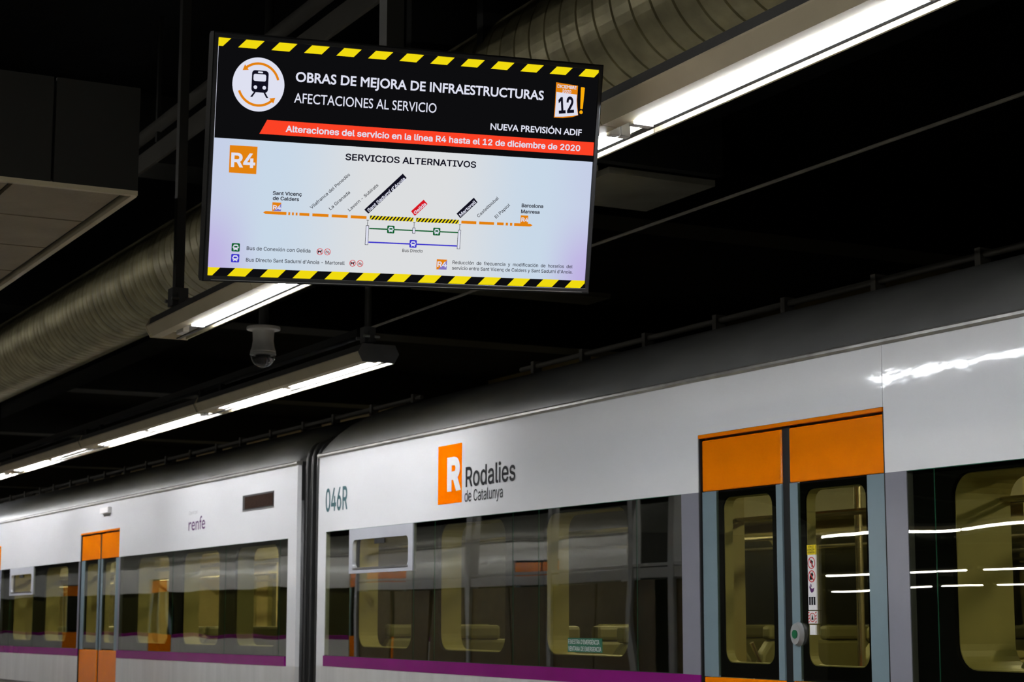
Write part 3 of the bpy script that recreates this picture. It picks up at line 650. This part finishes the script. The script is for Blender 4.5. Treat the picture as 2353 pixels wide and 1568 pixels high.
# ------------------------------------------------------------------ trains
ZT, WD = 2.65, 2.8     # top of the white side above the platform, body width
V = lambda v: ZT + v
def car(root, ua, ub, doors, panes, openings, hoppers, pillars=(), seams=(), full=True, rl=True, rr=True, detail=True):
    """local frame: x along the side, y into the car, z up; side at y=0 from ua to ub"""
    # upper side skin with a little tumblehome near the gutter
    arc = [(0, V(-.245)), (0, V(-.17)), (.0004, V(-.11)), (.0012, V(-.06)), (.0026, V(-.012)), (.05, V(-.012)), (.05, V(-.245))]
    es = [ua] + sorted(seams) + [ub]
    for a, b in zip(es[:-1], es[1:]):
        MB().prism_x(arc, a + .0015, b - .0015).build('upper_side_panel', 'white', root, smooth=True)
    doors = sorted(doors); cuts = [ua]
    for d in doors: cuts += [d[0], d[1]]
    cuts.append(ub)
    for a, b in zip(cuts[::2], cuts[1::2]):
        if b - a < .02: continue
        box('cantrail_panel', 'white', root, a, b, 0, .05, V(-.492), V(-.245))
        box('lower_side_panel', 'lower', root, a, b, 0, .05, V(-1.6), V(-1.33))
        box('skirt_panel', 'lower', root, a, b, .006, .05, V(-2.45), V(-1.604))
    for a, b in panes['stripe']: box('purple_stripe', 'purple', root, a, b, -.001, .05, V(-1.33), V(-1.265))
    for a, b in panes['end']: box('corner_panel', 'white', root, a, b, 0, .05, V(-1.33), V(-.492))
    for a, b in pillars: box('grey_pillar', 'pillar', root, a, b, 0, .05, V(-1.265 if detail else -1.3), V(-.492))
    g = .0022
    for a, b in panes['glass']:
        h = [q for q in hoppers if a < (q[0] + q[1]) / 2 < b]
        top = V(-.763) if h else V(-.494)
        box('window_pane', 'glassm', root, a + g, b - g, .002, .007, V(-1.263), top)
        box('pane_edge', 'glassedge', root, b - .0012, b + .0004, .0045, .007, V(-1.263), top)
    for a, b in panes['glass'][:1]: pass
    for a, b in panes['band']:
        box('pane_top_edge', 'glassedge', root, a, b, .003, .008, V(-.4945), V(-.4915))
        box('window_seal', 'rubber', root, a, b, .001, .012, V(-1.2655), V(-1.2625))
    for a, b in hoppers:
        mb = MB(); plate_hole(mb, a, b, V(-.763), V(-.494), a + .058, b - .063, V(-.73), V(-.56), .035, -.004, .02)
        hf = mb.build('hopper_window', 'hopper', root)
        MB().box(a + .05, b - .05, .008, .012, V(-.735), V(-.555)).build('hopper_glass', 'glassclear', hf)
        MB().box(a + .06, b - .065, -.008, .004, V(-.737), V(-.729)).build('sill_strip', 'steel', hf)
        MB().box((a + b) / 2 - .13 + .04, (a + b) / 2 + .02 + .04, .0, .008, V(-.592), V(-.562)).build('latch', 'rubber', hf)
    # black liner behind the ribbon glass, with rounded openings lined in cream
    for (a, b), ops in panes['liner']:
        xs = [a] + [((ops[i][1] + ops[i + 1][0]) / 2) for i in range(len(ops) - 1)] + [b]
        for i, (oa, ob) in enumerate(ops):
            mb = MB(); plate_hole(mb, xs[i], xs[i + 1], V(-1.33), V(-.45), oa, ob, V(-1.205), V(-.515), .09, .03, .05)
            ln = mb.build('window_liner', 'black', root)
            mb = MB(); ring(mb, rrect(oa + .004, ob - .004, V(-1.201), V(-.519), .086), rrect(oa - .012, ob + .012, V(-1.217), V(-.503), .1), .048, .17 if oa < 6 else .30); mb.build('window_reveal', 'cream', ln)
            mb = MB(); ring(mb, rrect(oa - .0, ob + .0, V(-1.205), V(-.515), .086), rrect(oa - .05, ob + .05, V(-1.25), V(-.47), .12), .165 if oa < 6 else .295, .172 if oa < 6 else .302); mb.build('reveal_flange', 'cream', ln)
    # doors
    for da, db, dm in doors:
        dr = MB().box(da, db, .028, .04, V(-2.4), V(-.245)).build('door', 'rubber', root) if not full else None
        dw = link('door', None, root) if full else dr
        if full:
            box('door_gap_panel', 'rubber', dw, da, da + .012, .004, .03, V(-2.4), V(-.245)); box('door_gap_panel', 'rubber', dw, db - .012, db, .004, .03, V(-2.4), V(-.245))
            box('door_centre_seal', 'rubber', dw, dm - .03, dm + .03, .02, .05, V(-2.4), V(-.26))
            box('door_head_trim', 'orange', dw, da + .006, db - .006, -.004, .02, V(-.262), V(-.246), bevel=.003)
        for q, (a, b) in enumerate(((da + .012, dm - .028), (dm + .028, db - .012))):
            y0 = .012
            lf = box('door_top_panel', 'orange', dw, a, b, y0, y0 + .03, V(-.49), V(-.27), bevel=.006)
            box('door_bottom_panel', 'orange', dw, a, b, y0, y0 + .03, V(-2.38), V(-1.272), bevel=.004)
            ga, gb = (a + .107, b - .04) if q == 0 else (a + .052, b - .112)
            box('door_stile', 'leaf', dw, a, ga, y0, y0 + .03, V(-1.27), V(-.492)); box('door_stile', 'leaf', dw, gb, b, y0, y0 + .03, V(-1.27), V(-.492))
            box('door_glass', 'glassm', dw, ga, gb, y0 + .002, y0 + .007, V(-1.262), V(-.496))
            oa, ob = (ga + .03, gb - .045) if q == 0 else (ga + .03, gb - .025)
            mb = MB(); plate_hole(mb, ga, gb, V(-1.27), V(-.49), oa, ob, V(-1.21), V(-.52), .05, y0 + .012, y0 + .02); mb.build('glass_border', 'black', dw)
            mb = MB(); ring(mb, rrect(oa + .004, ob - .004, V(-1.206), V(-.524), .046), rrect(oa - .006, ob + .006, V(-1.216), V(-.514), .056), y0 + .02, y0 + .06); mb.build('glass_reveal', 'cream', dw)
    # gutter and roof with rounded ends
    arcr = [(-.004, V(-.012)), (-.012, V(-.004)), (-.012, V(.006)), (-.004, V(.014)), (.03, V(.016)), (.03, V(-.012))]
    MB().prism_x(arcr, ua - .01, ub + .01).build('gutter', 'gutter', root, smooth=True)
    NA, us = 14, []
    R = .26
    if rl: us += [(ua + R * (1 - math.cos(t)), math.sin(t)) for t in (0.02, .15, .3, .5, .7, .95, 1.25, PI / 2)]
    else: us.append((ua, 1.0))
    if rr: us += [(ub - R * (1 - math.cos(t)), math.sin(t)) for t in (PI / 2, 1.25, .95, .7, .5, .3, .15, .02)]
    else: us.append((ub, 1.0))
    vs = []; fs = []
    prof = []
    for i in range(NA + 1):
        t = PI / 2 * i / NA; prof.append((WD / 2 - (WD / 2 - .012) * math.cos(t), .43 * math.sin(t) + (.07 * math.sin(2 * t)) * .0))
    prof += [(WD - y, z) for y, z in prof[::-1][1:]]
    for u, s in us:
        for y, z in prof: vs.append((u, y, ZT + .012 + z * (.25 + .75 * s) if True else 0))
    n = len(prof)
    for i in range(len(us) - 1):
        for j in range(n - 1): fs.append((i * n + j, i * n + j + 1, (i + 1) * n + j + 1, (i + 1) * n + j))
    fs.append(tuple(range(n))); fs.append(tuple(range((len(us) - 1) * n, len(us) * n)))
    rf = MB().add(vs, fs).build('roof', 'roof', root, smooth=True)
    # roof conduit with clamps and an equipment box
    if detail:
        MB().tube([(ua + .8, 1.05, V(.53)), (ub - .3, 1.05, V(.53))], .016, 10).build('roof_conduit', 'beam_pale', root, smooth=True)
        u = ua + 1.0; i = 0
        while u < ub - .3:
            MB().box(u - .018, u + .018, 1.02, 1.08, V(.36), V(.56)).build('conduit_clamp', 'beam_pale', root); u += .62 + (.1 if i % 3 else 0); i += 1
    # ends, floor, inside
    for e, d in ((ua, 1), (ub, -1)):
        box('end_wall', 'bellows', root, min(e, e + d * .04), max(e, e + d * .04), .03, WD, .15, V(.012))
    if not full: 
        box('interior_core', 'inner', root, ua + .1, ub - .1, .5, .55, .2, V(-.3)); return
    box('far_side_wall_top', 'inner', root, ua, ub, WD - .05, WD, V(-.45), V(.0))
    box('far_side_wall_bottom', 'inner', root, ua, ub, WD - .05, WD, .2, V(-1.3))
    x = ua + .05; 
    far = []
    n = int((ub - ua - .1) / 1.24); w = (ub - ua - .1) / n
    for i in range(n):
        a = ua + .05 + i * w; mb = MB(); plate_hole(mb, a, a + w, V(-1.3), V(-.45), a + .2, a + w - .2, V(-1.205), V(-.515), .09, WD - .06, WD - .03)
        f_ = mb.build('far_window_liner', 'inner', root)
        mb = MB(); ring(mb, rrect(a + .205, a + w - .205, V(-1.2), V(-.52), .086), rrect(a + .17, a + w - .17, V(-1.235), V(-.485), .12), WD - .075, WD - .02); mb.build('window_reveal', 'cream', f_)
        MB().box(a + .19, a + w - .19, WD - .025, WD - .02, V(-1.215), V(-.505)).build('far_window_glass', 'glassm', f_)
    box('carriage_floor', 'floor_in', root, ua, ub, .05, WD, .1, .16)
    box('carriage_ceiling', 'ceil_in', root, ua + .05, ub - .05, .06, WD - .06, V(-.16), V(-.13))
    box('ceiling_cove', 'ceil_in', root, ua + .05, ub - .05, WD - .3, WD - .06, V(-.42), V(-.16))
    box('ceiling_cove', 'ceil_in', root, ua + .05, ub - .05, .06, .16, V(-.42), V(-.16))
    u = ua + .7
    while u < ub - 1:
        MB().box(u, u + .9, WD / 2 - .06, WD / 2 + .06, V(-.19), V(-.162)).build('carriage_lamp', 'intube_far' if ua < -5 else 'intube', root); u += 2.1
    for y in (.75, WD - .75):
        MB().tube([(ua + .3, y, V(-.56)), (ub - .3, y, V(-.56))], .014, 8).build('overhead_rail', 'rail', root, smooth=True)
    for y in (.32, WD - .32):
        for dz in (0, .06):
            MB().tube([(ua + .3, y - dz, V(-.60)), (ub - .3, y - dz, V(-.60))], .01, 8).build('luggage_rack_rail', 'rail', root, smooth=True)
    dcen = [(d[0] + d[1]) / 2 for d in doors]
    u = ua + .45; i = 0
    while u < ub - .6:
        if all(abs(u - c) > 1.0 for c in dcen):
            for y in (.18, WD - 1.1):
                s = link('seat', None, root)
                mb = MB(); mb.add([(u + dx, yy, z) for dx in (-.04, .04) for yy, z in ((y, .62), (y + .92, .62), (y + .86, 1.42), (y + .8, 1.5), (y + .12, 1.5), (y + .06, 1.42))],
                       [(0, 1, 2, 3, 4, 5), (11, 10, 9, 8, 7, 6)] + [(j, (j + 1) % 6, (j + 1) % 6 + 6, j + 6) for j in range(6)])
                mb.build('backrest', 'seat', s, bevel=.02)
                box('seat_base', 'seatred', s, u - .42, u - .04, y, y + .92, .5, .62, bevel=.03)
                box('headrest', 'seat', s, u - .03, u + .05, y + .1, y + .4, 1.5, 1.58, bevel=.02); box('headrest', 'seat', s, u - .03, u + .05, y + .5, y + .82, 1.5, 1.58, bevel=.02)
                MB().tube([(u, y + .88, 1.3), (u, y + .93, 1.4), (u, y + .88, 1.5)], .012, 8).build('grab_handle', 'rail', s)
        u += .95; i += 1
    for c in dcen:
        for du in (-.75, .75):
            box('door_column', 'cream', root, c + du - .02, c + du + .02, .12, .30, .2, V(-.3))
            box('vestibule_screen', 'inner', root, c + du - .02, c + du + .02, WD - .85, WD - .08, .2, V(-.3))
            MB().tube([(c + du * .93, .9, .2), (c + du * .93, .9, V(-.16))], .018, 10).build('vestibule_pole', 'rail', root, smooth=True)
            MB().tube([(c + du * .93, .9, 1.25), (c + du * .93, .5, 1.22), (c + du * .93, .15, 1.22)], .014, 8).build('vestibule_grab_rail', 'rail', root, smooth=True)
        MB().tube([(c, WD / 2, .2), (c, WD / 2, V(-.16))], .018, 10).build('vestibule_pole', 'rail', root, smooth=True)

def frame(o, d):
    d = Vector(d).normalized(); n = Vector((-d.y, d.x, 0)).normalized(); up = d.cross(n)
    m = Matrix((d, n, up)).transposed().to_4x4(); base = Vector(o) - up * ZT
    return Matrix.Translation(base) @ m
RM = frame((-11.22215, 4.5, 2.65728), (.99996, -.008828, -.003237))
LM = frame((-11.60039, 4.5, 2.64113), (.99992, .012384, .001999))
rc = thing('train_car', 'near train car with orange R emblem and 046R, right of the gangway', 'train', matrix=RM, group='cars of the orange and white train')
ops = [(.58, 1.40), (1.76, 2.58), (3.0, 3.82)]
ops2 = [(6.06, 6.88), (7.3, 8.12), (8.54, 9.36)]
car(rc, 0.0, 14.4, [(4.464, 5.733, 5.087), (9.95, 11.2, 10.57)],
    dict(stripe=[(.118, 4.464), (5.733, 9.95), (11.2, 14.3)], end=[(0, .134), (14.3, 14.4)],
         glass=[(.134, .533), (.533, 1.483), (1.483, 1.765), (1.765, 2.714), (2.714, 2.995), (2.995, 3.941), (3.941, 4.326), (5.855, 6.004), (6.004, 6.95), (6.95, 8.2), (8.2, 9.8), (11.35, 12.8), (12.8, 14.3)],
         band=[(.134, 4.326), (5.855, 9.8)],
         liner=[((.134, 4.326), ops), ((5.855, 9.8), ops2)]),
    None, [(.533, 1.483)], pillars=((4.326, 4.464), (5.733, 5.855), (9.8, 9.95), (11.2, 11.35)), seams=(5.73,), rr=False)
rc2 = None
lc = thing('train_car', 'farther train car with small amber display panel, left of the gangway', 'train', matrix=LM, group='cars of the orange and white train')
lo = [(-3.56, -2.72), (-2.40, -1.56), (-1.23, -.40)]
lo2 = [(-7.72, -6.9), (-6.48, -5.66)]
car(lc, -22.0, 0.0, [(-5.165, -3.975, -4.566), (-9.35, -8.16, -8.76), (-17.3, -16.1, -16.7)],
    dict(stripe=[(-3.975, -.184), (-8.16, -5.165), (-16.1, -9.35), (-21.8, -17.3)], end=[(-.153, 0), (-22, -21.8)],
         glass=[(-.303, -.153), (-1.36, -.303), (-2.55, -1.36), (-3.975 + .04, -2.55), (-6.80, -5.205), (-7.73, -6.80), (-8.12, -7.73), (-12, -9.39), (-16.06, -12), (-21.8, -17.34)],
         band=[(-3.935, -.153), (-8.12, -5.205)],
         liner=[((-3.935, -.153), lo), ((-8.12, -5.205), lo2), ((-16.06, -9.39), [(-9.39 - 1.24 * (5 - i) + .2, -9.39 - 1.24 * (5 - i) + 1.04) for i in range(5)])]),
    None, [(-7.73, -6.80)], pillars=((-3.975, -3.935), (-5.205, -5.165), (-8.16, -8.12), (-9.39, -9.35), (-16.1, -16.06)), seams=(-11.0,))
# lettering and small fittings on the near car
def onside(name, s, x0, v0, x1, v1, cap, bold, m, par, y=-.0015): return text(name, s, x0, V(v0), x1, V(v1), cap, bold, m, par, y=y)
onside('car_number', '046R', .125, -.362, .490, -.362, .146, .9, 'teal', rc)
em = MB().box(1.814, 2.117, -.0012, .001, V(-.4085), V(-.0855)).build('emblem_panel', 'logoorange', rc); em['label'] = 'orange rectangle with white letter R'
onside('emblem_letter', 'R', 1.934, -.329, 2.110, -.329, .188, 2.8, 'logowhite', em, y=-.0022)
onside('emblem_wordmark', 'Rodalies', 2.166, -.3285, 2.752, -.3285, .108, .8, 'ink', em)
onside('emblem_wordmark', 'de Catalunya', 2.155, -.4095, 2.610, -.4095, .062, .25, 'ink', em)
st = MB().box(3.300, 3.628, -.0005, .0015, V(-1.188), V(-1.122)).build('emergency_window_sticker', 'green', rc)
onside('sticker_text', "FINESTRA D'EMERGÈNCIA", 3.307, -1.150, 3.605, -1.150, .021, .3, 'sticker', st)
onside('sticker_text', 'VENTANA DE EMERGENCIA', 3.307, -1.182, 3.622, -1.182, .021, .3, 'sticker', st)
bt = MB().tube([(5.155, .014, V(-1.088)), (5.155, -.006, V(-1.088))], [.036, .03], 28).build('door_button', 'ring', rc, smooth=True)
for v in bt.data.vertices: v.co.z = V(-1.088) + (v.co.z - V(-1.088)) * 1.35
MB().tube([(5.155, -.002, V(-1.088)), (5.155, -.009, V(-1.088))], .017, 24).build('button_centre', 'btn', bt, smooth=True)
ds = box('door_notice', 'sticker', rc, 5.231, 5.284, .006, .0135, V(-.995), V(-.742), bevel=.002)
box('notice_heading', 'yellow', ds, 5.231, 5.284, .005, .0125, V(-.780), V(-.742))
for i, s in enumerate(('ATENCIÓ', 'ATENCIÓN', 'ATTENTION')): onside('notice_text', s, 5.235 + (.004 if i == 0 else 0), -.7525 - .0115 * i, 5.280 - (.004 if i == 0 else 0), -.7525 - .0115 * i, .0078, .8, 'ink', ds, y=.0045)
def dring(cx, v, r, w, m, par, n=28, y=.0052, sx=1.0, y1=.0065):
    a_ = [(cx + (r - w) * sx * math.cos(2 * PI * i / n), V(v) + (r - w) * math.sin(2 * PI * i / n)) for i in range(n)]
    b_ = [(cx + r * sx * math.cos(2 * PI * i / n), V(v) + r * math.sin(2 * PI * i / n)) for i in range(n)]
    mb = MB(); ring(mb, a_, b_, y, y1); return mb.build('ban_ring', m, par)
def blob(name, m, pts, par, y=.0050): return MB().prism_y([(a, V(b)) for a, b in pts], y, y + .001).build(name, m, par)
for v in (-.812, -.864):
    dring(5.2575, v, .0235, .0038, 'red', ds)
    blob('ban_bar', 'red', [(5.242, v + .016), (5.245, v + .019), (5.273, v - .016), (5.270, v - .019)], ds, y=.0046)
blob('notice_figure', 'ink', [(5.247, -.806), (5.258, -.800), (5.262, -.806), (5.268, -.804), (5.266, -.812), (5.264, -.828), (5.259, -.828), (5.258, -.815), (5.249, -.812)], ds)
blob('notice_figure', 'ink', [(5.244, -.868), (5.250, -.856), (5.262, -.848), (5.268, -.858), (5.262, -.866), (5.266, -.876), (5.246, -.878)], ds)
blob('notice_figure', 'inkpurple', [(5.241, -.906), (5.246, -.898), (5.252, -.910), (5.262, -.912), (5.272, -.908), (5.268, -.922), (5.256, -.928), (5.248, -.922)], ds)
blob('notice_figure', 'inkpurple', [(5.248, -.892), (5.254, -.896), (5.256, -.906), (5.251, -.902)], ds)
for dx in (-.015, 0, .015):
    blob('notice_figure', 'ink', [(5.2575 + dx - .005, -.975), (5.2575 + dx - .005, -.950), (5.2575 + dx - .006, -.944), (5.2575 + dx + .006, -.944), (5.2575 + dx + .005, -.950), (5.2575 + dx + .005, -.975), (5.2575 + dx + .001, -.975), (5.2575 + dx, -.958), (5.2575 + dx - .001, -.975)], ds)
ds2 = box('door_notice', 'sticker', rc, 5.229, 5.284, .006, .0135, V(-1.047), V(-.998), bevel=.002)
dring(5.2565, -1.0225, .018, .003, 'red', ds2)
blob('notice_figure', 'ink', [(5.250, -1.032), (5.254, -1.020), (5.256, -1.011), (5.259, -1.020), (5.263, -1.032)], ds2)
for sgn in (-1, 1):
    for i in range(4):
        z = -1.004 - .012 * i; x_ = 5.2565 + sgn * .0225
        blob('notice_stripe', 'red', [(x_ - .004, z - .004), (x_ + .004, z), (x_ + .004, z + .004), (x_ - .004, z)], ds2)
box('door_notice', 'plastic', rc, 5.237, 5.274, .006, .0135, V(-1.090), V(-1.052), bevel=.001)
# farther car
dp = link('destination_display', None, lc)
box('display_frame', 'rubber', dp, -1.022, -.424, -.003, .004, V(-.262), V(-.156)); box('display_panel', 'display', dp, -.975, -.435, -.005, .0, V(-.253), V(-.168))
box('display_frame_edge', 'steel', dp, -1.028, -.418, -.004, .004, V(-.268), V(-.262))
ol = text('operator_wordmark', 'renfe', -2.19, V(-.352), -1.812, V(-.350), .098, .2, 'inkpurple', lc, y=-.0015, hum=True)
onside('operator_caption', 'Operat per', -2.188, -.231, -1.985, -.229, .028, .0, 'inkgrey', lc)
box('marker_box', 'sticker', lc, -4.475, -4.235, -.035, .004, V(-.106), V(-.055), bevel=.004)
box('side_crease', 'joint', lc, -22, 0, -.0005, .002, V(-1.604), V(-1.598))
# gangway bellows between the cars
gw = thing('gangway_bellows', 'black folded rubber gangway bellows joining the two train cars', 'bellows', loc=(-11.41, 4.5, 1.2))
for i in range(7):
    u = -.144 + i * .048; d = .022 if i % 2 else .05
    mb = MB(); hw = WD / 2
    prof = [(d, -.9)] + [(d, z) for z in (0, 1.2, 1.40)] + [(d + .10 - .10 * math.cos(t), 1.42 + .16 * math.sin(t)) for t in (.3, .6, .9, 1.2)] + [(d + .35, 1.68), (hw, 1.74), (WD - d - .35, 1.68), (WD - d - .1, 1.58), (WD - d, 1.42), (WD - d, -.9)]
    mb.prism_x(prof, u - .011, u + .011); mb.build('bellows_fold', 'bellows', gw, bevel=.008)
mb = MB(); mb.prism_x([(.10, -.9), (.10, 1.40), (.2, 1.55), (.5, 1.64), (WD - .5, 1.64), (WD - .2, 1.55), (WD - .1, 1.4), (WD - .1, -.9)], -.155, .155); mb.build('bellows_inner', 'rubber', gw)
MB().tube([(-.05, .035, -.9), (-.05, .035, 1.2), (-.03, .05, 1.4)], .012, 8).build('jumper_cable', 'rubber', gw, smooth=True)

# the train on the opposite track and the platform shelter, behind the photographer: seen only mirrored in the glass
OM = Matrix.Translation((-19.0, -2.3, 0)) @ Matrix.Rotation(PI, 4, 'Z')
oc = thing('train_car', 'train car on the opposite track, seen only reflected in the near car windows', 'train', matrix=OM)
car(oc, 0.0, 30, [(1.6, 2.85, 2.22), (6.45, 8.75, 8.05), (15.0, 16.25, 15.6), (21.0, 22.25, 21.6)],
    dict(stripe=[(.1, 1.6), (2.85, 6.45), (8.75, 15.0), (16.25, 21), (22.25, 29.8)], end=[(0, .134), (29.8, 30)], glass=[(.134, 1.6), (2.85, 6.45), (8.75, 15.0), (16.25, 21), (22.25, 29.8)], band=[], liner=[]),
    None, [], full=False, detail=False)
sh = thing('platform_shelter', 'grey framed glazed platform shelter, seen only reflected in the near car windows', 'shelter', loc=(-18, -.8, 0))
MB().box(-5.5, 2.9, -.04, .04, 2.02, 2.12).build('shelter_beam', 'shelter', sh); MB().box(-5.5, 2.9, -.04, .04, 2.135, 2.165).build('shelter_beam', 'shelter', sh)
for x_ in (-5.5, -2.05, .02, 1.75, 2.5): MB().box(x_ - .05, x_ + .05, -.05, .05, 0, 3.0).build('shelter_post', 'shelter', sh)
for x_ in (-5.45, -4.3, -3.2, -2.0, -.97, .07, .93, 1.8, 2.15): MB().box(x_, x_ + (.33 if x_ > 1.9 else 1.0 if x_ != .07 and x_ != .93 else .82), -.015, .015, .15, 2.0).build('shelter_panel', 'shelter_brown', sh)
MB().box(-5.5, 2.6, -.05, .05, 2.95, 3.05).build('shelter_beam', 'shelter', sh)
